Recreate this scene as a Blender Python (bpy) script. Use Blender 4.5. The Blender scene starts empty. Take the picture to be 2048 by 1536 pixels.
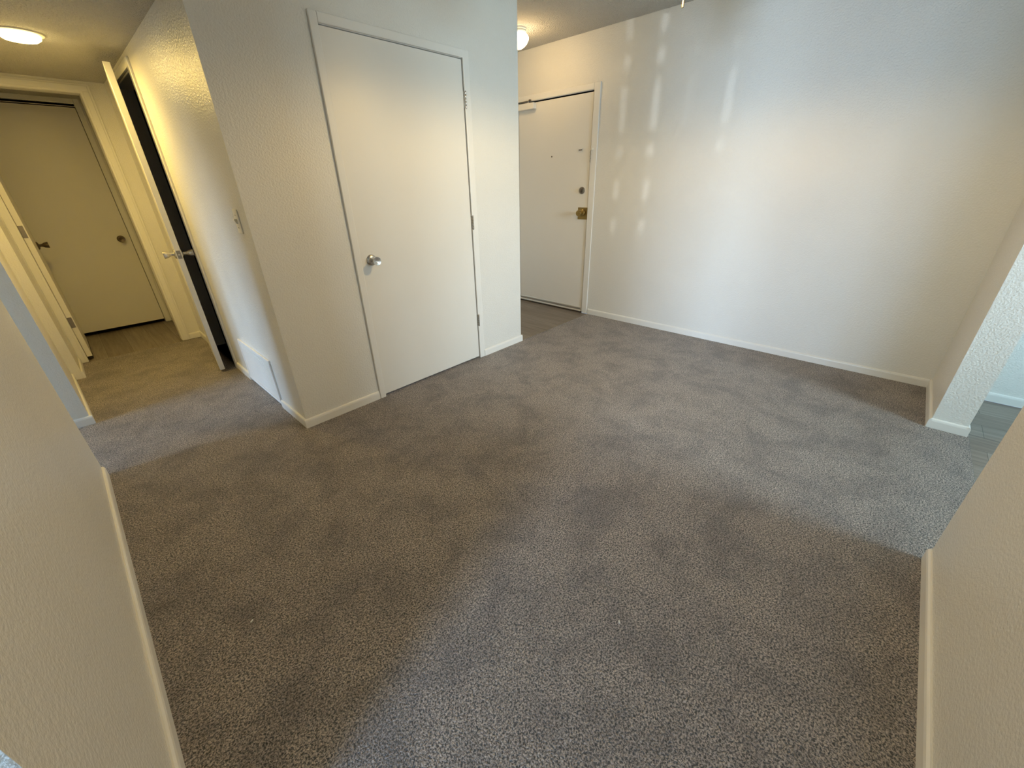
import bpy, bmesh, math, random
from mathutils import Vector, Matrix
random.seed(7)
S = bpy.context.scene
COL = S.collection
PI = math.pi

# ------------------------------------------------------------------ camera
def look_axes(yaw, pitch, roll):
    y, p, r = (math.radians(a) for a in (yaw, pitch, roll))
    fw = Vector((math.sin(y) * math.cos(p), math.cos(y) * math.cos(p), math.sin(p)))
    rt = Vector((math.cos(y), -math.sin(y), 0.0))
    up = rt.cross(fw)
    return rt * math.cos(r) + up * math.sin(r), -rt * math.sin(r) + up * math.cos(r), fw

RT, UP, FW = look_axes(46.4737, -26.6688, -1.3318)
cam_data = bpy.data.cameras.new('camera')
cam = bpy.data.objects.new('camera', cam_data)
COL.objects.link(cam)
m = Matrix((RT, UP, -FW)).transposed().to_4x4()
m.translation = Vector((-0.6627, -2.3968, 1.3399))
cam.matrix_world = m
cam_data.sensor_fit = 'HORIZONTAL'
cam_data.sensor_width = 36.0
cam_data.lens = 799.84 / 2048 * 36.0
cam_data.clip_start = 0.02
S.camera = cam

# ------------------------------------------------------------------ world, exposure, daylight
S.view_settings.view_transform = 'Standard'
S.view_settings.look = 'None'
S.view_settings.gamma = 1.0
S.view_settings.exposure = 0.0
S.view_settings.use_curve_mapping = False
w = bpy.data.worlds.new('sky')
S.world = w
w.use_nodes = True
w.node_tree.nodes['Background'].inputs[0].default_value = (0.62, 0.78, 1.0, 1)
w.node_tree.nodes['Background'].inputs[1].default_value = 0.6
S.cycles.use_denoising = True
S.cycles.max_bounces = 10
S.cycles.diffuse_bounces = 6
S.cycles.sample_clamp_indirect = 4.0

def area(name, loc, direction, sx, sy, power, color, spread=180):
    d = bpy.data.lights.new(name, 'AREA')
    d.shape = 'RECTANGLE'; d.size = sx; d.size_y = sy
    d.energy = power; d.color = color; d.spread = math.radians(spread)
    o = bpy.data.objects.new(name, d); COL.objects.link(o)
    o.location = loc
    o.rotation_euler = Vector(direction).to_track_quat('-Z', 'Z').to_euler()
    return o

# daylight: light at the panes (sky and bright ground close by), the open sky low over the far side of
# the yard, the kitchen window, and sun glancing up off something shiny outside, through the blind's gaps
area('daylight_glass_door', (-5.42, -3.3, 1.08), (1, 0, 0), 2.6, 2.0, 110, (0.40, 0.82, 1.0))
area('daylight_yard_sky', (-14.0, -5.2, 2.7), (1, 0.12, -0.13), 7.0, 3.2, 3700, (0.55, 0.73, 1.0))
area('daylight_side_window', (-12.0, 2.1, 2.8), (1, -0.12, -0.18), 1.3, 1.6, 560, (0.44, 0.69, 1.0))
area('daylight_side_sky', (-12.0, -0.1, 2.8), (1, 0.08, -0.18), 3.0, 1.6, 640, (0.50, 0.74, 1.0))
area('daylight_kitchen_window', (1.5, -5.42, 1.55), (0, 1, 0), 1.1, 1.1, 110, (0.55, 0.85, 1.0))
area('daylight_kitchen_sky', (0.3, -12.0, 3.0), (0.1, 1, -0.18), 8.0, 3.0, 1700, (0.85, 0.90, 1.0))
gl = bpy.data.lights.new('sun_glint', 'SPOT')
gl.energy = 1700; gl.color = (0.92, 0.97, 1.0); gl.shadow_soft_size = 0.015
gl.spot_size = math.radians(8.5); gl.spot_blend = 0.35
go = bpy.data.objects.new('sun_glint', gl); COL.objects.link(go)
go.location = (-9.0, -5.35, 0.9)
go.rotation_euler = (Vector((3.133, -0.30, 1.75)) - Vector(go.location)).to_track_quat('-Z', 'Y').to_euler()

# ------------------------------------------------------------------ materials
def mat(name):
    mt = bpy.data.materials.new(name); mt.use_nodes = True
    nt = mt.node_tree
    return mt, nt, nt.nodes['Principled BSDF']

def N(nt, kind, **kw):
    n = nt.nodes.new(kind)
    for k, v in kw.items():
        if k in n.inputs: n.inputs[k].default_value = v
        else: setattr(n, k, v)
    return n

def paint(name, color, rough, scale, strength, dist, blot=0.02, spec=0.5):
    mt, nt, b = mat(name)
    tc = N(nt, 'ShaderNodeTexCoord')
    no = N(nt, 'ShaderNodeTexNoise', Scale=scale, Detail=3.0, Roughness=0.55)
    nt.links.new(tc.outputs['Object'], no.inputs['Vector'])
    bp = N(nt, 'ShaderNodeBump', Strength=strength, Distance=dist)
    nt.links.new(no.outputs['Fac'], bp.inputs['Height'])
    nt.links.new(bp.outputs['Normal'], b.inputs['Normal'])
    n2 = N(nt, 'ShaderNodeTexNoise', Scale=1.7, Detail=4.0)
    nt.links.new(tc.outputs['Object'], n2.inputs['Vector'])
    cr = N(nt, 'ShaderNodeValToRGB')
    cr.color_ramp.elements[0].color = tuple(c * (1 - blot) for c in color) + (1,)
    cr.color_ramp.elements[1].color = tuple(min(1, c * (1 + blot)) for c in color) + (1,)
    cr.color_ramp.elements[0].position = 0.35; cr.color_ramp.elements[1].position = 0.65
    nt.links.new(n2.outputs['Fac'], cr.inputs['Fac'])
    nt.links.new(cr.outputs['Color'], b.inputs['Base Color'])
    b.inputs['Roughness'].default_value = rough
    b.inputs['Specular IOR Level'].default_value = spec
    return mt

def metal(name, color, rough, scale=0):
    mt, nt, b = mat(name)
    b.inputs['Metallic'].default_value = 1.0
    b.inputs['Base Color'].default_value = color + (1,)
    b.inputs['Roughness'].default_value = rough
    tc = N(nt, 'ShaderNodeTexCoord')
    no = N(nt, 'ShaderNodeTexNoise', Scale=300.0, Detail=2.0)
    nt.links.new(tc.outputs['Object'], no.inputs['Vector'])
    mr = N(nt, 'ShaderNodeMapRange')
    mr.inputs['To Min'].default_value = rough * 0.8; mr.inputs['To Max'].default_value = rough * 1.25
    nt.links.new(no.outputs['Fac'], mr.inputs['Value'])
    nt.links.new(mr.outputs['Result'], b.inputs['Roughness'])
    return mt

def emit(name, color, strength):
    mt, nt, b = mat(name)
    b.inputs['Base Color'].default_value = (0.9, 0.88, 0.82, 1)
    b.inputs['Emission Color'].default_value = color + (1,)
    b.inputs['Emission Strength'].default_value = strength
    return mt

WALL = paint('wall_paint', (0.80, 0.79, 0.755), 0.26, 105, 0.6, 0.0055)
CEIL = paint('popcorn_ceiling', (0.78, 0.76, 0.72), 0.9, 85, 1.0, 0.045)
TRIM = paint('trim_enamel', (0.83, 0.82, 0.79), 0.33, 18, 0.08, 0.002, 0.01)
DOOR = paint('door_enamel', (0.81, 0.79, 0.745), 0.34, 30, 0.06, 0.002, 0.012)
PAINTED_SHADE = paint('painted_shade', (0.006, 0.005, 0.005), 0.9, 20, 0.0, 0.001, 0.0, 0.1)  # near-black colour standing in for shade in the closet and door gap
PLASTIC = paint('ivory_plastic', (0.78, 0.75, 0.66), 0.35, 10, 0.0, 0.001, 0.0)
GRILLE = paint('grille_enamel', (0.80, 0.80, 0.80), 0.4, 40, 0.1, 0.002, 0.02)
RUBBER = paint('black_rubber', (0.025, 0.022, 0.02), 0.7, 60, 0.1, 0.001)
CHROME = metal('satin_nickel', (0.62, 0.60, 0.57), 0.28)
STEEL = metal('dull_steel', (0.34, 0.31, 0.27), 0.42)
BRASS = metal('aged_brass', (0.40, 0.29, 0.11), 0.30)
BRONZE = metal('dark_bronze', (0.16, 0.13, 0.10), 0.4)
ALU = metal('mill_aluminium', (0.72, 0.70, 0.66), 0.35)
GLOW_ENTRY = emit('lit_entry_glass', (1.0, 0.76, 0.42), 13.0)
GLOW_HALL = emit('lit_hall_lens', (1.0, 0.74, 0.28), 15.0)
GLOW_FAN = emit('lit_fan_glass', (1.0, 0.68, 0.26), 22.0)
WOOD = paint('fan_blade_wood', (0.12, 0.07, 0.04), 0.45, 12, 0.1, 0.002, 0.2)
PAPER = paint('paper', (0.9, 0.9, 0.88), 0.8, 60, 0.1, 0.001)

def carpet_mat():
    mt, nt, b = mat('carpet_pile')
    tc = N(nt, 'ShaderNodeTexCoord')
    L = nt.links.new
    fine = N(nt, 'ShaderNodeTexNoise', Scale=180.0, Detail=3.5, Roughness=0.7, Distortion=0.5)
    L(tc.outputs['Object'], fine.inputs['Vector'])
    tuft = N(nt, 'ShaderNodeTexVoronoi', Scale=210.0, Randomness=1.0)
    L(tc.outputs['Object'], tuft.inputs['Vector'])
    blot = N(nt, 'ShaderNodeTexNoise', Scale=4.4, Detail=8.0, Roughness=0.68, Distortion=0.4)
    L(tc.outputs['Object'], blot.inputs['Vector'])
    cr = N(nt, 'ShaderNodeValToRGB')
    e = cr.color_ramp.elements
    e[0].position = 0.425; e[0].color = (0.018, 0.014, 0.012, 1)
    e[1].position = 0.60; e[1].color = (0.88, 0.765, 0.69, 1)
    mid = e.new(0.49); mid.color = (0.37, 0.303, 0.264, 1)
    L(fine.outputs['Fac'], cr.inputs['Fac'])
    br = N(nt, 'ShaderNodeValToRGB')
    e = br.color_ramp.elements
    e[0].position = 0.37; e[0].color = (0.60, 0.59, 0.61, 1)
    e[1].position = 0.56; e[1].color = (1.0, 1.0, 1.0, 1)
    L(blot.outputs['Fac'], br.inputs['Fac'])
    mx = N(nt, 'ShaderNodeMix', data_type='RGBA', blend_type='MULTIPLY')
    mx.inputs['Factor'].default_value = 1.0
    L(cr.outputs['Color'], mx.inputs['A']); L(br.outputs['Color'], mx.inputs['B'])
    L(mx.outputs['Result'], b.inputs['Base Color'])
    ad = N(nt, 'ShaderNodeMath', operation='SUBTRACT')
    L(fine.outputs['Fac'], ad.inputs[0]); 
    sc = N(nt, 'ShaderNodeMath', operation='MULTIPLY'); sc.inputs[1].default_value = 0.45
    L(tuft.outputs['Distance'], sc.inputs[0]); L(sc.outputs[0], ad.inputs[1])
    bp = N(nt, 'ShaderNodeBump', Strength=1.0, Distance=0.018)
    L(ad.outputs[0], bp.inputs['Height']); L(bp.outputs['Normal'], b.inputs['Normal'])
    b.inputs['Roughness'].default_value = 0.44
    b.inputs['Specular IOR Level'].default_value = 0.75
    b.inputs['Sheen Weight'].default_value = 0.3
    b.inputs['Sheen Roughness'].default_value = 0.5
    return mt

def plank_mat():
    mt, nt, b = mat('vinyl_plank')
    L = nt.links.new
    tc = N(nt, 'ShaderNodeTexCoord')
    mp = N(nt, 'ShaderNodeMapping'); mp.inputs['Rotation'].default_value = (0, 0, PI / 2)
    L(tc.outputs['Object'], mp.inputs['Vector'])
    bk = N(nt, 'ShaderNodeTexBrick', Scale=1.0)
    bk.inputs['Brick Width'].default_value = 1.22; bk.inputs['Row Height'].default_value = 0.18
    bk.inputs['Mortar Size'].default_value = 0.0012; bk.inputs['Mortar Smooth'].default_value = 0.3
    bk.inputs['Color1'].default_value = (0.20, 0.165, 0.135, 1)
    bk.inputs['Color2'].default_value = (0.29, 0.25, 0.21, 1)
    bk.inputs['Mortar'].default_value = (0.05, 0.045, 0.04, 1)
    L(mp.outputs['Vector'], bk.inputs['Vector'])
    m2 = N(nt, 'ShaderNodeMapping'); m2.inputs['Scale'].default_value = (38, 2.2, 1)
    L(tc.outputs['Object'], m2.inputs['Vector'])
    gr = N(nt, 'ShaderNodeTexNoise', Scale=1.0, Detail=6.0, Roughness=0.65, Distortion=0.6)
    L(m2.outputs['Vector'], gr.inputs['Vector'])
    cr = N(nt, 'ShaderNodeValToRGB')
    cr.color_ramp.elements[0].position = 0.30; cr.color_ramp.elements[0].color = (0.62, 0.62, 0.62, 1)
    cr.color_ramp.elements[1].position = 0.72; cr.color_ramp.elements[1].color = (1.25, 1.25, 1.25, 1)
    L(gr.outputs['Fac'], cr.inputs['Fac'])
    mx = N(nt, 'ShaderNodeMix', data_type='RGBA', blend_type='MULTIPLY')
    mx.inputs['Factor'].default_value = 1.0
    L(bk.outputs['Color'], mx.inputs['A']); L(cr.outputs['Color'], mx.inputs['B'])
    L(mx.outputs['Result'], b.inputs['Base Color'])
    bp = N(nt, 'ShaderNodeBump', Strength=0.15, Distance=0.002)
    L(gr.outputs['Fac'], bp.inputs['Height']); L(bp.outputs['Normal'], b.inputs['Normal'])
    b.inputs['Roughness'].default_value = 0.42
    return mt

CARPET = carpet_mat(); PLANK = plank_mat()

# ------------------------------------------------------------------ mesh helpers
def box(bm, x0, x1, y0, y1, z0, z1):
    x0, x1 = min(x0, x1), max(x0, x1); y0, y1 = min(y0, y1), max(y0, y1); z0, z1 = min(z0, z1), max(z0, z1)
    v = [bm.verts.new((x, y, z)) for z in (z0, z1) for x, y in ((x0, y0), (x1, y0), (x1, y1), (x0, y1))]
    for f in ((3, 2, 1, 0), (4, 5, 6, 7), (0, 1, 5, 4), (1, 2, 6, 5), (2, 3, 7, 6), (3, 0, 4, 7)):
        bm.faces.new([v[i] for i in f])
    return v

def lathe(bm, prof, M, seg=32):
    """revolve (radius, height) pairs about local Z, transformed by M"""
    rings = []
    for r, h in prof:
        if r < 1e-6: rings.append([bm.verts.new(M @ Vector((0, 0, h)))])
        else: rings.append([bm.verts.new(M @ Vector((r * math.cos(2 * PI * i / seg), r * math.sin(2 * PI * i / seg), h))) for i in range(seg)])
    for a, b in zip(rings, rings[1:]):
        for i in range(seg):
            j = (i + 1) % seg
            if len(a) == 1 and len(b) == 1: continue
            if len(a) == 1: bm.faces.new((a[0], b[i], b[j]))
            elif len(b) == 1: bm.faces.new((a[i], a[j], b[0]))
            else: bm.faces.new((a[i], a[j], b[j], b[i]))
    for R in (rings[0], rings[-1]):
        if len(R) > 1: bm.faces.new(R)

def axis(loc, direction):
    q = Vector(direction).to_track_quat('Z', 'Y')
    return Matrix.Translation(Vector(loc)) @ q.to_matrix().to_4x4()

def prism(bm, prof, M, length):
    """profile in local XY extruded along local Z from 0 to length"""
    a = [bm.verts.new(M @ Vector((x, y, 0))) for x, y in prof]
    b = [bm.verts.new(M @ Vector((x, y, length))) for x, y in prof]
    n = len(prof)
    for i in range(n): bm.faces.new((a[i], a[(i + 1) % n], b[(i + 1) % n], b[i]))
    bm.faces.new(a[::-1]); bm.faces.new(b)

def obj(name, bm, material, parent=None, smooth=False, bevel=0.0, origin=None):
    bmesh.ops.recalc_face_normals(bm, faces=bm.faces)
    me = bpy.data.meshes.new(name)
    if origin is not None and parent is None:
        bmesh.ops.translate(bm, verts=bm.verts, vec=-Vector(origin))
    bm.to_mesh(me); bm.free()
    me.materials.append(material)
    o = bpy.data.objects.new(name, me); COL.objects.link(o)
    if origin is not None and parent is None: o.location = origin
    if smooth:
        for p in me.polygons: p.use_smooth = True
        try: me.set_sharp_from_angle(angle=math.radians(40))
        except Exception: pass
    if bevel:
        bv = o.modifiers.new('bevel', 'BEVEL'); bv.width = bevel; bv.segments = 2
        bv.limit_method = 'ANGLE'; bv.angle_limit = math.radians(50)
    if parent is not None:
        o.parent = parent
        o.matrix_parent_inverse = parent_world(parent).inverted()
    return o

def parent_world(o):
    M = Matrix.LocRotScale(o.location, o.rotation_euler, o.scale)
    if o.parent is not None:
        M = parent_world(o.parent) @ o.matrix_parent_inverse @ M
    return M

def empty(name, loc, label, cat, kind=None, group=None):
    o = bpy.data.objects.new(name, None); COL.objects.link(o); o.location = loc
    o.empty_display_size = 0.1
    return tag(o, label, cat, kind, group)

def tag(o, label, cat, kind=None, group=None):
    o['label'] = label; o['category'] = cat
    if kind: o['kind'] = kind
    if group: o['group'] = group
    return o

def struct(name, boxes, material, label, cat, bevel=0.0):
    bm = bmesh.new()
    for b in boxes: box(bm, *b)
    return tag(obj(name, bm, material, bevel=bevel), label, cat, 'structure')

# ------------------------------------------------------------------ main dimensions (metres)
H = 2.517            # dining ceiling
HL = 2.11            # dropped hall ceiling
XR = 3.133           # long right wall
CW = 1.998           # closet block width
YE = 2.611           # end wall of the hall
YF = 3.56            # far door plane
XP = -0.919          # partition face
YP0, YP1 = -1.782, 0.345
YN0, YN1 = -2.965, -2.816
XK0, XK1 = 1.203, 2.469

# ------------------------------------------------------------------ floors
def grid_floor(name, rects, z, material, label, cat):
    bm = bmesh.new()
    for x0, x1, y0, y1 in rects: box(bm, x0, x1, y0, y1, z - 0.05, z)
    return tag(obj(name, bm, material), label, cat, 'structure')
grid_floor('floor', [(-5.2, XR, -2.985, 0.0), (-5.2, 0.12, 0.0, 2.585), (-5.2, XP, -5.2, -2.985), (0.0, 1.95, 0.0, 2.585)],
           0.0, CARPET, 'mottled grey-brown cut pile carpet covering the room and hallway', 'carpet')
grid_floor('floor.001', [(1.95, XR, 0.0, 1.45), ], -0.006, PLANK, 'wood-look vinyl planks inside the front entry', 'floor')
grid_floor('floor.002', [(-1.1, 0.1, 2.585, YF + 0.12)], -0.006, PLANK, 'dim vinyl plank floor in front of the far door', 'floor')
grid_floor('floor.003', [(XP, XR, -5.2, -2.985)], -0.006, PLANK, 'grey vinyl plank floor seen through the kitchen opening', 'floor')

# ------------------------------------------------------------------ ceilings
struct('ceiling', [(-5.3, XR + 0.1, -5.3, 4.3, H, H + 0.1)], CEIL, 'white popcorn textured ceiling above the dining room and entry', 'ceiling')
struct('ceiling.001', [(XP - 0.12, 0.0, 0.02, 4.2, HL, HL + 0.12)], CEIL, 'lower popcorn ceiling over the hallway', 'ceiling')

# ------------------------------------------------------------------ walls
T = 0.10
DX0, DX1, DZ = 0.545, 1.465, 2.052      # closet door opening
struct('wall_front', [(0, DX0 - 0.012, 0, T, 0, H), (DX1 + 0.012, CW, 0, T, 0, H), (DX0 - 0.012, DX1 + 0.012, 0, T, DZ + 0.01, H)],
       WALL, 'off-white textured wall holding the flush closet door', 'wall')
OY0, OY1, OZ = 1.44, 2.17, 2.03         # ajar hall door opening
struct('wall_hall_right', [(0, T, T, OY0, 0, H), (0, T, OY1, YE, 0, H), (0, T, OY0, OY1, OZ, H)],
       WALL, 'hallway wall with the return air grille, light switch and ajar door', 'wall')
struct('wall_entry', [(CW - T, CW, T, 1.45, 0, H), (CW, XR, 1.35, 1.45, 0, H)], WALL, 'wall of the entry nook behind the closet corner', 'wall')
EY0, EY1, EZ = 0.085, 1.02, 2.085       # entry door opening
struct('wall_right', [(XR, XR + T, -5.2, EY0, 0, H), (XR, XR + T, EY1, 1.45, 0, H), (XR, XR + T, EY0, EY1, EZ, H)],
       WALL, 'long glossy off-white wall with streaks of window light', 'wall')
EX0, EX1, EHZ = -0.852, -0.164, 2.03    # cased opening at hall end
struct('wall_hall_end', [(-1.10, EX0, YE, YE + T, 0, HL), (EX1, 0.1, YE, YE + T, 0, HL), (EX0, EX1, YE, YE + T, EHZ, HL)],
       WALL, 'end wall of the hallway around the cased opening', 'wall')
bm = bmesh.new()
for z0, z1 in ((0, H),):
    prism(bm, [(-1.10, 1.125), (-0.918, 1.125), (-0.962, 2.15), (-0.905, 2.15), (-0.905, YE), (-1.10, YE)], Matrix.Translation((0, 0, z0)), z1 - z0)
tag(obj('wall_hall_left', bm, WALL), 'hallway wall across from the ajar door, its end lit by daylight', 'wall', 'structure')
FX0, FX1, FZ = -0.845, -0.145, 2.045
struct('wall_back', [(-1.05, FX0, YF, YF + T, 0, HL), (FX1, 0.0, YF, YF + T, 0, HL), (FX0, FX1, YF, YF + T, FZ + 0.005, HL),
                     (-0.093, 0.0, YE + T, YF, 0, HL), (-1.05, -0.90, YE + T, YF, 0, HL), (-1.05, 0.0, YF + 0.5, YF + 0.6, 0, HL)],
       WALL, 'dim vestibule walls around the far door', 'wall')
struct('wall_left', [(XP - 1.03, XP, YP0, YP1, 0, H)], WALL, 'freestanding partition wall close to the viewer with a baseboard', 'wall')  # hidden depth widened to block the glass door's light from the hall
struct('wall_near', [(XP, XK0, YN0, YN1, 0, H)], WALL, 'near wall ending at the kitchen opening', 'wall')
struct('wall_stub', [(XK1, XR, YN0, YN1, 0, H)], WALL, 'short wall stub between dining room and kitchen with a bright textured end', 'wall')
# rooms the light comes from
struct('wall_kitchen', [(XP, 0.95, -5.3, -5.2, 0, H), (2.05, XR + T, -5.3, -5.2, 0, H), (0.95, 2.05, -5.3, -5.2, 0, 1.0), (0.95, 2.05, -5.3, -5.2, 2.1, H),
                        (XP - 0.1, XP, -5.2, YN1, 0, H)], WALL, 'kitchen walls around the kitchen window', 'wall')
WY0, WY1 = -4.6, -2.0
struct('wall_living', [(-5.3, -5.2, -5.2, WY0, 0, H), (-5.3, -5.2, WY1, -0.1, 0, H), (-5.3, -5.2, 2.1, 2.7, 0, H),
                       (-5.3, -5.2, WY0, WY1, 2.08, H), (-5.3, -5.2, -0.1, 2.1, 0, 0.5), (-5.3, -5.2, -0.1, 2.1, 1.9, H),
                       (-5.3, -0.9, -5.3, -5.2, 0, H), (-5.3, -1.1, YE, YE + 0.1, 0, H)], WALL, 'living room walls around the glass door', 'wall')

struct('gap_shade_panel', [(FX0 - 0.2, FX1 + 0.2, YF + T + 0.01, YF + T + 0.03, -0.2, HL)], PAINTED_SHADE, 'near-black panel added behind the far door to darken its gap', 'wall')  # added black sheet, paints the shade seen under the leaf

# ------------------------------------------------------------------ windows (frames)
def window(name, axis_name, a0, a1, z0, z1, pos, label, bars, cross):
    bm = bmesh.new(); f = 0.045
    def seg(p0, p1, q0, q1):
        if axis_name == 'y': box(bm, pos - 0.03, pos + 0.03, p0, p1, q0, q1)
        else: box(bm, p0, p1, pos - 0.03, pos + 0.03, q0, q1)
    seg(a0, a1, z0, z0 + f); seg(a0, a1, z1 - f, z1); seg(a0, a0 + f, z0, z1); seg(a1 - f, a1, z0, z1)
    for b in bars: seg(b - 0.03, b + 0.03, z0, z1)
    for c in cross: seg(a0, a1, c - 0.012, c + 0.012)
    return tag(obj(name, bm, ALU), label, 'window', 'structure')
w1 = window('window_1', 'y', WY0, WY1, 0.03, 2.08, -5.25, 'sliding glass door of the living room', [-3.3], [])
bm = bmesh.new()
for k in range(7):
    y = -4.10 + 0.093 * k
    box(bm, -5.172, -5.170, y, y + 0.093 - (0.010, 0.004, 0.014)[k % 3], 0.04, 2.04)
box(bm, -5.185, -5.157, WY0, WY1, 2.04, 2.07)
obj('vertical_blind', bm, PLASTIC, w1)
bm = bmesh.new()
for z0, z1 in ((0.93, 0.985), (1.036, 1.095), (1.122, 1.158), (1.262, 1.298), (1.33, 1.36)): box(bm, -5.235, -5.225, -4.15, -3.40, z0, z1)
obj('streak_breaker_bars', bm, ALU, w1)  # unseen bars added to break the glint's streaks into patches
window('window_2', 'y', -0.1, 2.1, 0.5, 1.9, -5.25, 'small living room window', [], [])
window('window_3', 'x', 0.95, 2.05, 1.0, 2.1, -5.25, 'kitchen window over the counter', [1.5], [])

# ------------------------------------------------------------------ baseboards
BH, BT = 0.058, 0.012
PROF = [(0, 0), (BT, 0), (BT, BH - 0.014), (BT * 0.8, BH - 0.005), (BT * 0.35, BH), (0, BH)]
def base_run(bm, p, q, out, z=0.0):
    p = Vector((p[0], p[1], z)); q = Vector((q[0], q[1], z)); d = (q - p); L = d.length; d.normalize()
    o = Vector((out[0], out[1], 0)); up = Vector((0, 0, 1))
    M = Matrix((o, up, d)).transposed().to_4x4(); M.translation = p
    prism(bm, PROF, M, L)
def baseboard(name, runs, label):
    bm = bmesh.new()
    for r in runs: base_run(bm, *r)
    return tag(obj(name, bm, TRIM), label, 'baseboard', 'structure')
baseboard('baseboard_front', [((-BT, 0), (0.500, 0), (0, -1)), ((1.519, 0), (CW + BT, 0), (0, -1)), ((CW, 0), (CW, 1.35), (1, 0))],
          'white baseboard either side of the closet door')
baseboard('baseboard_hall_right', [((0, 0), (0, 0.395), (-1, 0)), ((0, 1.05), (0, 1.37), (-1, 0)), ((0, 2.24), (0, YE - BT), (-1, 0))],
          'hallway baseboard under the light switch')
baseboard('baseboard_right', [((XR, YN1 + BT), (XR, 0.0), (-1, 0))], 'long white baseboard along the glossy wall')
baseboard('baseboard_kitchen', [((XR, -5.2), (XR, YN0), (-1, 0))], 'baseboard in the kitchen')
baseboard('baseboard_stub', [((XK1 - BT, YN1), (XR, YN1), (0, 1)), ((XK1, YN0), (XK1, YN1), (-1, 0)), ((XK1 - BT, YN0), (XR, YN0), (0, -1))],
          'white baseboard wrapping the wall stub at the kitchen')
baseboard('baseboard_near', [((XP, YN1), (XK0, YN1), (0, 1))], 'baseboard of the near wall beside the kitchen opening')
baseboard('baseboard_left', [((XP, YP0), (XP, YP1 - 0.01), (1, 0))], 'baseboard along the close partition')
baseboard('baseboard_hall_left', [((-0.918, 1.125), (-0.962, 2.15), (0.9991, 0.0429)), ((-1.10, 1.125), (-0.906, 1.125), (0, -1)), ((-0.905, 2.15), (-0.905, YE), (1, 0))],
          'baseboard of the hallway wall across from the ajar door')
baseboard('baseboard_hall_end', [((EX1 + 0.065, YE), (0, YE), (0, -1))], 'short baseboard in the hallway end corner')

# ------------------------------------------------------------------ hardware builders
def knob(parent, loc, out, material, r=0.026, neck=0.035, rose=0.033):
    """satin tulip knob: rosette, neck and flared cup with a dished face"""
    M = axis(loc, out)
    bm = bmesh.new()
    lathe(bm, [(0.0, 0.0), (rose, 0.0), (rose, 0.004), (rose * 0.82, 0.010), (0.016, 0.013), (0.0, 0.013)], M)
    obj('rosette', bm, material, parent, True)
    bm = bmesh.new()
    lathe(bm, [(0.0, 0.010), (0.012, 0.010), (0.0105, neck * 0.65), (0.014, neck), (r * 0.80, neck + 0.008), (r, neck + 0.032), (r * 0.99, neck + 0.036),
               (r * 0.90, neck + 0.036), (r * 0.15, neck + 0.029), (0.0, neck + 0.028)], M)
    return obj('knob', bm, material, parent, True)

def hinge(parent, loc, h=0.095, leaf=None, material=STEEL, r=0.0075):
    """barrel of five knuckles with ball tips"""
    bm = bmesh.new()
    n = 5; z = -h / 2; k = h / n
    prof = [(0.0, -h / 2 - 0.006), (0.004, -h / 2 - 0.005), (r * 0.8, -h / 2)]
    for i in range(n):
        prof += [(r * 0.9, z + 0.0006), (r, z + 0.0016), (r, z + k - 0.0016), (r * 0.9, z + k - 0.0006)]
        z += k
    prof += [(r * 0.8, h / 2), (0.004, h / 2 + 0.005), (0.0, h / 2 + 0.006)]
    lathe(bm, prof, axis(loc, (0, 0, 1)), 16)
    if leaf: 
        for b in leaf: box(bm, *b)
    return obj('hinge', bm, material, parent, True)

def casing(name, boxes, label):
    bm = bmesh.new()
    for b in boxes: box(bm, *b)
    return tag(obj(name, bm, TRIM, bevel=0.004), label, 'door trim', 'structure')

# ------------------------------------------------------------------ door_1: flush closet door
casing('trim_1', [(0.503, 0.545, -0.016, 0.0, 0.0, DZ + 0.045), (1.465, 1.517, -0.012, 0.0, 0.0, DZ + 0.045), (0.545, 1.465, -0.016, 0.0, DZ + 0.002, DZ + 0.045),
                  (0.533, 0.5452, 0.0, T, 0, DZ + 0.01), (1.4665, 1.477, 0.0, T, 0, DZ + 0.01), (0.533, 1.477, 0.0, T, DZ, DZ + 0.01)],
       'white casing around the flush closet door')
d1 = empty('door_1', (1.463, 0.0, 0.0), 'closed flush cream closet door with a satin knob and three hinges', 'door', 'structure')
bm = bmesh.new(); box(bm, 0.5485, 1.4615, 0.001, 0.036, 0.014, DZ - 0.004)
obj('leaf', bm, DOOR, d1, bevel=0.0015)
kn = knob(d1, (0.618, 0.001, 0.930), (0, -1, 0), CHROME)
bm = bmesh.new(); box(bm, 0.5462, 0.5486, -0.001, 0.028, 0.90, 0.958); obj('latch', bm, BRONZE, d1)
for zc in (1.835, 1.084, 0.334):
    hinge(d1, (1.472, -0.0075, zc), leaf=[(1.4615, 1.4655, -0.002, 0.03, zc - 0.047, zc + 0.047)], material=CHROME if zc > 1.5 else STEEL)

# dark closet interior behind it
# ------------------------------------------------------------------ door_2: front entry door
casing('trim_2', [(XR - 0.012, XR, 0.012, 0.078, 0.0, EZ + 0.055), (XR - 0.012, XR, 1.028, 1.09, 0, EZ + 0.055), (XR - 0.012, XR, 0.078, 1.028, EZ + 0.003, EZ + 0.055),
                  (XR, XR + T, EY0 - 0.012, EY0, 0, EZ + 0.01), (XR, XR + T, EY1, EY1 + 0.012, 0, EZ + 0.01), (XR, XR + T, EY0, EY1, EZ, EZ + 0.012)],
       'flat white casing around the front entry door')
d2 = empty('door_2', (XR, EY1, 0.0), 'cream front entry door with brass lock, deadbolt and peephole', 'door', 'structure')
bm = bmesh.new(); box(bm, XR + 0.002, XR + 0.045, EY0 + 0.004, EY1 - 0.003, 0.012, EZ - 0.012)
obj('leaf', bm, DOOR, d2, bevel=0.0015)
bm = bmesh.new()
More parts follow.
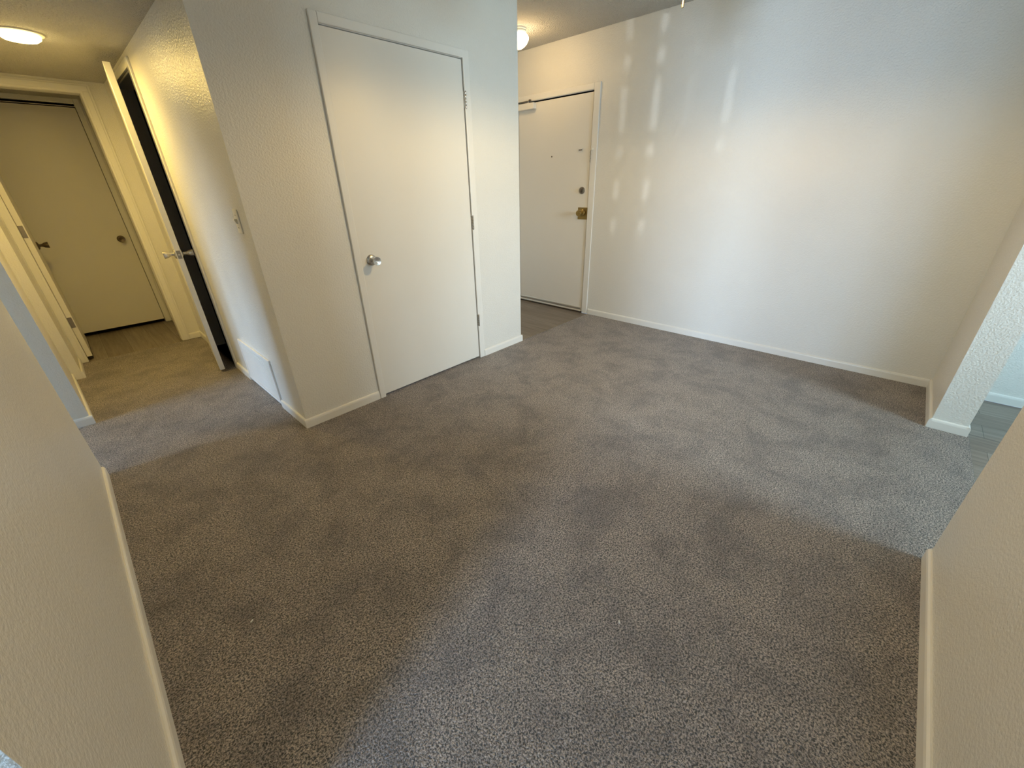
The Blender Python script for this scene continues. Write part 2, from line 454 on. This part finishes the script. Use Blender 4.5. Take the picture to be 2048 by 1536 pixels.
prism(bm, [(0, 0.030), (0.004, 0.030), (0.010, 0.040), (0.010, 0.052), (0.004, 0.062), (0, 0.062)],
      Matrix(((-1, 0, 0, XR + 0.002), (0, 0, 1, EY0 + 0.012), (0, 1, 0, 0), (0, 0, 0, 1))), EY1 - EY0 - 0.02)
prism(bm, [(0, 0.010), (0.012, 0.010), (0.012, 0.016), (0.005, 0.022), (0, 0.028)],
      Matrix(((-1, 0, 0, XR + 0.002), (0, 0, 1, EY0 + 0.012), (0, 1, 0, 0), (0, 0, 0, 1))), EY1 - EY0 - 0.02)
obj('door_sweep', bm, ALU, d2)
bm = bmesh.new(); box(bm, XR - 0.004, XR + 0.08, EY0, EY1, -0.006, 0.006); obj('threshold', bm, BRONZE, d2, bevel=0.002)
bm = bmesh.new(); lathe(bm, [(0, 0), (0.0075, 0), (0.0075, 0.002), (0.005, 0.0035), (0.004, 0.001), (0, 0.001)], axis((XR + 0.002, 0.561, 1.577), (-1, 0, 0)), 20)
obj('peephole', bm, BRONZE, d2, True)
bm = bmesh.new(); lathe(bm, [(0, 0), (0.033, 0), (0.033, 0.006), (0.029, 0.012), (0.0, 0.013)], axis((XR + 0.002, 0.163, 1.258), (-1, 0, 0)))
db = obj('deadbolt', bm, STEEL, d2, True)
bm = bmesh.new(); box(bm, XR - 0.028, XR - 0.010, 0.158, 0.168, 1.238, 1.278); obj('thumb_turn', bm, BRONZE, db, bevel=0.003)
# brass wrap plate with knob
bm = bmesh.new(); box(bm, XR - 0.003, XR + 0.003, 0.091, 0.199, 0.985, 1.100); box(bm, XR - 0.002, XR + 0.03, 0.0862, 0.0905, 0.985, 1.100)
lp = obj('lock_plate', bm, BRASS, d2, bevel=0.004)
M = axis((XR - 0.003, 0.148, 1.048), (-1, 0, 0))
bm = bmesh.new(); lathe(bm, [(0, 0), (0.034, 0), (0.034, 0.003), (0.026, 0.010), (0.013, 0.012), (0.011, 0.034), (0.018, 0.040), (0.029, 0.048), (0.031, 0.060), (0.027, 0.070), (0.012, 0.073), (0.0, 0.071)], M)
obj('knob', bm, BRASS, lp, True)
# chain receiver slot and chain holder
bm = bmesh.new()
for b in ((XR - 0.006, XR + 0.003, 0.180, 0.228, 1.623, 1.628), (XR - 0.006, XR + 0.003, 0.180, 0.228, 1.604, 1.609), (XR - 0.006, XR + 0.003, 0.224, 0.228, 1.604, 1.628), (XR - 0.002, XR + 0.003, 0.180, 0.228, 1.604, 1.628)):
    box(bm, *b)
cs = obj('chain_slot', bm, TRIM, d2)
bm = bmesh.new(); box(bm, XR - 0.0030, XR - 0.0018, 0.184, 0.226, 1.612, 1.621); obj('slot_groove', bm, BRONZE, cs)
hold = empty('door_chain', (XR - 0.012, 0.066, 1.62), 'small white chain holder with hanging links on the entry door casing', 'door chain')
bm = bmesh.new()
lathe(bm, [(0, 0), (0.013, 0), (0.014, 0.006), (0.010, 0.013), (0.0, 0.016)], axis((XR - 0.012, 0.062, 1.615), (-1, 0, 0)), 20)
obj('holder', bm, PLASTIC, hold, True)
bm = bmesh.new(); z = 1.600; k = 0
while z > 1.502:
    M = Matrix.Translation((XR - 0.019, 0.0745 + 0.002 * math.sin(k * 1.7), z)) @ Matrix.Rotation(PI / 2 * (k % 2) + 0.5, 4, 'Z') @ Matrix.Rotation(PI / 2, 4, 'X') @ Matrix.Diagonal((0.75, 1.25, 1, 1))
    n, mseg, R, r = 14, 6, 0.0052, 0.0013
    ring = [[bm.verts.new(M @ Vector(((R + r * math.cos(2 * PI * j / mseg)) * math.cos(2 * PI * i / n), (R + r * math.cos(2 * PI * j / mseg)) * math.sin(2 * PI * i / n), r * math.sin(2 * PI * j / mseg)))) for j in range(mseg)] for i in range(n)]
    for i in range(n):
        for j in range(mseg):
            bm.faces.new((ring[i][j], ring[(i + 1) % n][j], ring[(i + 1) % n][(j + 1) % mseg], ring[i][(j + 1) % mseg]))
    z -= 0.0092; k += 1
obj('chain_links', bm, STEEL, hold, True)
# surface closer near the top edge
cl = empty('door_closer', (XR, 0.9, 2.05), 'cream painted door closer box at the top of the front entry door', 'door closer')
bm = bmesh.new(); box(bm, XR - 0.048, XR + 0.002, 0.775, 1.010, 2.015, 2.070); obj('closer_body', bm, DOOR, cl, bevel=0.004)
bm = bmesh.new(); lathe(bm, [(0, 0), (0.010, 0), (0.010, 0.016), (0, 0.016)], axis((XR - 0.022, 0.86, 2.070), (0, 0, 1)), 16); obj('spindle', bm, STEEL, cl, True)
bm = bmesh.new(); box(bm, XR - 0.030, XR - 0.016, 0.845, 1.02, 2.085, 2.091); box(bm, XR - 0.033, XR - 0.012, 0.83, 0.85, 2.084, 2.100); obj('closer_arm', bm, BRONZE, cl, bevel=0.002)

# ------------------------------------------------------------------ door_3: ajar hall door (hinged far side)
casing('trim_3', [(-0.014, 0.0, 1.374, 1.440, 0, OZ + 0.045), (-0.014, 0.0, 2.172, 2.235, 0, OZ + 0.045), (-0.014, 0.0, 1.440, 2.172, OZ, OZ + 0.045),
                  (0.0, T, OY0, OY0 + 0.012, 0, OZ), (0.0, T, OY1 - 0.006, OY1, 0, OZ), (0.0, T, OY0, OY1, OZ - 0.012, OZ)],
       'casing of the ajar hallway door')
d3 = empty('door_3', (-0.004, 2.158, 0.0), 'white hallway door standing ajar with its edge and two knobs showing', 'door', 'structure')
FE = Vector((-0.129, 1.3955)); HG = Vector((-0.034, 2.158))
u = (FE - HG).normalized(); ll = (FE - HG).length
nrm = Vector((-u.y, u.x))
if nrm.x < 0: nrm = -nrm          # points into the closet (+x)
def leafbox(bm, s0, s1, t0, t1, z0, z1):
    vs = []
    for z in (z0, z1):
        for s, t in ((s0, t0), (s1, t0), (s1, t1), (s0, t1)):
            p = HG + u * s + nrm * t; vs.append(bm.verts.new((p.x, p.y, z)))
    for f in ((3, 2, 1, 0), (4, 5, 6, 7), (0, 1, 5, 4), (1, 2, 6, 5), (2, 3, 7, 6), (3, 0, 4, 7)): bm.faces.new([vs[i] for i in f])
bm = bmesh.new(); leafbox(bm, 0, ll, 0, 0.034, 0.022, 2.036); obj('leaf', bm, DOOR, d3, bevel=0.0015)
bm = bmesh.new(); leafbox(bm, ll - 0.002, ll + 0.0012, 0.005, 0.029, 0.902, 0.958); lt = obj('latch_plate', bm, STEEL, d3)
c = HG + u * (ll + 0.001) + nrm * 0.017
bm = bmesh.new(); lathe(bm, [(0, 0), (0.0075, 0), (0.0065, 0.008), (0, 0.010)], axis((c.x, c.y, 0.93), (u.x, u.y, 0)), 16); obj('latch_bolt', bm, CHROME, lt, True)
c = HG + u * (ll - 0.062)
knob(d3, (c.x, c.y, 0.93), (-nrm.x, -nrm.y, 0), CHROME)
c = c + nrm * 0.034
knob(d3, (c.x, c.y, 0.93), (nrm.x, nrm.y, 0), CHROME)
# closet walls, its unlit darkness put into their near-black colour
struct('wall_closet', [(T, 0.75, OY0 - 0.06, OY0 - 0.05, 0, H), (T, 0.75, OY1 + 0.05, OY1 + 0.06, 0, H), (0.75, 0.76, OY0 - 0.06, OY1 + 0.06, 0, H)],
       PAINTED_SHADE, 'closet walls behind the ajar hallway door, shade painted in near-black', 'wall')

# ------------------------------------------------------------------ cased opening at hall end, door_4 swung open, door_5 far door
casing('trim_4', [(-0.912, EX0, YE - 0.014, YE, 0, EHZ + 0.06), (EX1, -0.100, YE - 0.014, YE, 0, EHZ + 0.06), (EX0, EX1, YE - 0.014, YE, EHZ, EHZ + 0.06),
                  (EX0 - 0.001, EX0 + 0.002, YE, YE + 0.028, 0, EHZ), (EX1 - 0.002, EX1 + 0.001, YE, YE + T, 0, EHZ), (EX0, EX1, YE, YE + T, EHZ - 0.002, EHZ + 0.001)],
       'casing of the opening at the end of the hallway')
casing('trim_6', [(-0.9000, EX0 - 0.014, YE - 0.019, YE - 0.013, 0, EHZ + 0.0119), (EX1 + 0.012, EX1 + 0.05, YE - 0.019, YE - 0.013, 0, EHZ + 0.0119), (-0.9000, EX1 + 0.05, YE - 0.019, YE - 0.013, EHZ + 0.012, EHZ + 0.05)],
       'raised moulding on the casing at the end of the hallway')
d4 = empty('door_4', (-0.848, 2.64, 0.0), 'door swung fully open at the hallway end, seen on its hinged edge', 'door', 'structure')
bm = bmesh.new(); box(bm, -0.848, -0.813, 2.642, 3.31, 0.035, 2.02); obj('leaf', bm, DOOR, d4, bevel=0.0015)
for zc in (1.079, 0.347, 1.80):
    bm = bmesh.new(); box(bm, -0.849, -0.8205, 2.6395, 2.643, zc - 0.045, zc + 0.045)
    obj('hinge', bm, STEEL, d4, bevel=0.001)
bm = bmesh.new(); box(bm, -0.849, -0.812, 2.655, 3.30, 0.012, 0.036); obj('door_sweep', bm, RUBBER, d4)
knob(d4, (-0.813, 3.235, 0.93), (1, 0, 0), BRONZE)
casing('trim_5', [(FX1, -0.104, YF - 0.012, YF, 0, FZ + 0.07), (FX0 - 0.04, FX0, YF - 0.012, YF, 0, FZ + 0.07), (FX0, FX1, YF - 0.012, YF, FZ + 0.03, FZ + 0.07),
                  (FX0, FX1, YF, YF + T, FZ + 0.005, FZ + 0.03)],
       'dim casing around the far door')
d5 = empty('door_5', (FX0, YF, 0.0), 'closed far door in the dim vestibule with a round dark knob', 'door', 'structure')
bm = bmesh.new(); box(bm, FX0 + 0.003, FX1 - 0.004, YF + 0.006, YF + 0.041, 0.036, FZ - 0.002); obj('leaf', bm, DOOR, d5, bevel=0.0015)
knob(d5, (-0.222, YF + 0.006, 0.906), (0, -1, 0), BRONZE)

# ------------------------------------------------------------------ light switch, return air grille
ls = empty('light_switch', (0, 0.155, 1.19), 'ivory toggle light switch plate on the hallway wall near the corner', 'light switch')
bm = bmesh.new(); box(bm, -0.006, 0.0, 0.120, 0.190, 1.134, 1.250); obj('cover_plate', bm, PLASTIC, ls, bevel=0.003)
bm = bmesh.new(); prism(bm, [(0, -0.012), (0.006, -0.009), (0.014, 0.010), (0.010, 0.013), (0, 0.012)], Matrix(((-1, 0, 0, -0.006), (0, 0, 1, 0.149), (0, 1, 0, 1.192), (0, 0, 0, 1))), 0.012)
obj('toggle', bm, PLASTIC, ls)
for zc in (1.162, 1.222):
    bm = bmesh.new(); lathe(bm, [(0, 0), (0.0035, 0), (0.003, 0.0015), (0, 0.002)], axis((-0.006, 0.155, zc), (-1, 0, 0)), 12); obj('screw', bm, STEEL, ls, True)

gr = empty('air_return_grille', (0, 0.71, 0.0), 'white louvered return air grille at floor level on the hallway wall', 'air grille')
GY0, GY1, GZ0, GZ1 = 0.398, 1.045, 0.022, 0.343
bm = bmesh.new()
box(bm, -0.012, 0, GY0, GY1, GZ1 - 0.024, GZ1); box(bm, -0.012, 0, GY0, GY1, GZ0, GZ0 + 0.022)
box(bm, -0.012, 0, GY0, GY0 + 0.022, GZ0 + 0.022, GZ1 - 0.024); box(bm, -0.012, 0, GY1 - 0.022, GY1, GZ0 + 0.022, GZ1 - 0.024)
obj('frame', bm, GRILLE, gr, bevel=0.003)
bm = bmesh.new(); n = 21; zz0, zz1 = GZ0 + 0.024, GZ1 - 0.026
for i in range(n):
    z = zz0 + (zz1 - zz0) * i / n; h = (zz1 - zz0) / n
    prism(bm, [(0.001, h * 0.30), (0.009, 0.0), (0.009, h * 0.62), (0.001, h * 0.98)], Matrix(((-1, 0, 0, 0), (0, 0, 1, GY0 + 0.02), (0, 1, 0, z), (0, 0, 0, 1))), GY1 - GY0 - 0.04)
obj('louvers', bm, GRILLE, gr)
bm = bmesh.new(); box(bm, -0.0009, 0.0, GY0 + 0.01, GY1 - 0.01, GZ0 + 0.01, GZ1 - 0.01); obj('backing', bm, BRONZE, gr)

# ------------------------------------------------------------------ ceiling lights
def point(name, loc, power, color, r):
    d = bpy.data.lights.new(name, 'POINT'); d.energy = power; d.color = color; d.shadow_soft_size = r
    o = bpy.data.objects.new(name, d); COL.objects.link(o); o.location = loc; return o

EL = Vector((2.62, 0.55, H))
el = empty('ceiling_light', EL, 'lit white glass globe light on the ceiling above the front entry', 'ceiling light')
bm = bmesh.new(); lathe(bm, [(0, 0), (0.072, 0), (0.072, -0.010), (0.066, -0.014), (0.066, -0.022), (0.070, -0.026), (0.067, -0.038), (0.05, -0.040), (0, -0.040)], Matrix.Translation(EL), 40)
obj('fitter', bm, PLASTIC, el, True)
bm = bmesh.new(); lathe(bm, [(0.050, -0.036), (0.070, -0.040), (0.084, -0.052), (0.089, -0.066), (0.086, -0.082), (0.073, -0.104), (0.052, -0.124), (0.026, -0.138), (0, -0.142)], Matrix.Translation(EL), 40)
obj('glass_shade', bm, GLOW_ENTRY, el, True)
HLT = Vector((-0.437, 1.378, HL))
hl = empty('ceiling_light', HLT, 'round flush light glowing on the low hallway ceiling', 'ceiling light')
bm = bmesh.new(); lathe(bm, [(0, 0), (0.100, 0), (0.100, -0.006), (0.085, -0.010), (0, -0.010)], Matrix.Translation(HLT), 40)
obj('trim_ring', bm, PLASTIC, hl, True)
bm = bmesh.new(); lathe(bm, [(0.084, -0.009), (0.082, -0.022), (0.066, -0.034), (0.036, -0.040), (0, -0.041)], Matrix.Translation(HLT), 40)
obj('lens', bm, GLOW_HALL, hl, True)

# ceiling fan, only its pull chain hangs into the view
FC = Vector((1.40, -1.40, H))
fan = empty('ceiling_fan', FC, 'ceiling fan whose thin brass pull chain hangs down, ending in a dark fob', 'ceiling fan')
T3 = Matrix.Translation(FC)
bm = bmesh.new(); lathe(bm, [(0, 0), (0.07, 0), (0.068, -0.03), (0.03, -0.055), (0, -0.055)], T3); obj('canopy', bm, PLASTIC, fan, True)
bm = bmesh.new(); lathe(bm, [(0, -0.05), (0.013, -0.05), (0.013, -0.13), (0, -0.13)], T3, 16); obj('downrod', bm, PLASTIC, fan, True)
bm = bmesh.new(); lathe(bm, [(0, -0.11), (0.05, -0.11), (0.10, -0.125), (0.115, -0.16), (0.10, -0.215), (0.06, -0.24), (0.055, -0.28), (0, -0.28)], T3, 40); obj('motor', bm, PLASTIC, fan, True)
for i in range(5):
    a = 0.75 + i * 2 * PI / 5
    Mx = T3 @ Matrix.Rotation(a, 4, 'Z') @ Matrix.Translation((0.10, 0, -0.195)) @ Matrix.Rotation(math.radians(10), 4, 'X')
    bm = bmesh.new()
    out = [(0.05, -0.045), (0.30, -0.058), (0.43, -0.06), (0.455, -0.035), (0.455, 0.035), (0.43, 0.06), (0.30, 0.058), (0.05, 0.045), (0.0, 0.02), (0.0, -0.02)]
    prism(bm, out, Mx, 0.006)
    obj('blade', bm, WOOD, fan, bevel=0.002)
bm = bmesh.new(); lathe(bm, [(0.055, -0.28), (0.085, -0.29), (0.11, -0.325), (0.105, -0.365), (0.07, -0.395), (0, -0.41)], T3, 40); obj('glass_bowl', bm, GLOW_FAN, fan, True)
bm = bmesh.new(); cx, cy = 1.508, -1.400
z = H - 0.245
lathe(bm, [(0, z), (0.0012, z), (0.0012, 2.03), (0, 2.03)], Matrix.Translation((cx, cy, 0)), 8)
zz = z
while zz > 2.03:
    lathe(bm, [(0, zz), (0.0021, zz - 0.0015), (0.0021, zz - 0.0028), (0, zz - 0.0042)], Matrix.Translation((cx, cy, 0)), 8); zz -= 0.0052
box(bm, 1.45, cx, cy - 0.002, cy + 0.002, z - 0.002, z + 0.002)
ch = obj('pull_chain', bm, BRASS, fan, True)
bm = bmesh.new(); lathe(bm, [(0, 2.034), (0.004, 2.032), (0.0055, 2.022), (0.0062, 2.008), (0.0045, 2.000), (0, 1.998)], Matrix.Translation((cx, cy, 0)), 16); obj('chain_fob', bm, BRONZE, ch, True)

# lamp light of the fixtures
hb = area('hall_bulb', HLT + Vector((0, 0, -0.044)), (0, 0, -1), 0.14, 0.14, 15.0, (1.0, 0.685, 0.178))
hb.data.shape = 'DISK'
point('entry_bulb', EL + Vector((0, 0, -0.205)), 3.8, (1.0, 0.613, 0.204), 0.05)
sd = bpy.data.lights.new('fan_bulb', 'SPOT'); sd.energy = 45.0; sd.color = (1.0, 0.68, 0.26); sd.shadow_soft_size = 0.05
sd.spot_size = math.radians(176); sd.spot_blend = 0.35
so = bpy.data.objects.new('fan_bulb', sd); COL.objects.link(so); so.location = FC + Vector((0, 0, -0.47))

# ------------------------------------------------------------------ flecks on the carpet
for nm, loc, lab in (('paper_scrap', (-0.659, -1.124, 0.002), 'tiny white fleck on the carpet in the shade of the partition'),
                     ('paper_scrap', (0.188, -2.064, 0.002), 'tiny white fleck on the bright carpet in the middle of the room')):
    bm = bmesh.new()
    M = Matrix.Translation(loc) @ Matrix.Rotation(0.6, 4, 'Z')
    prism(bm, [(-0.006, -0.002), (0.001, -0.003), (0.006, -0.001), (0.005, 0.002), (-0.004, 0.0025)], M, 0.003)
    tag(obj(nm, bm, PAPER, origin=loc), lab, 'scrap', group='flecks on the carpet')
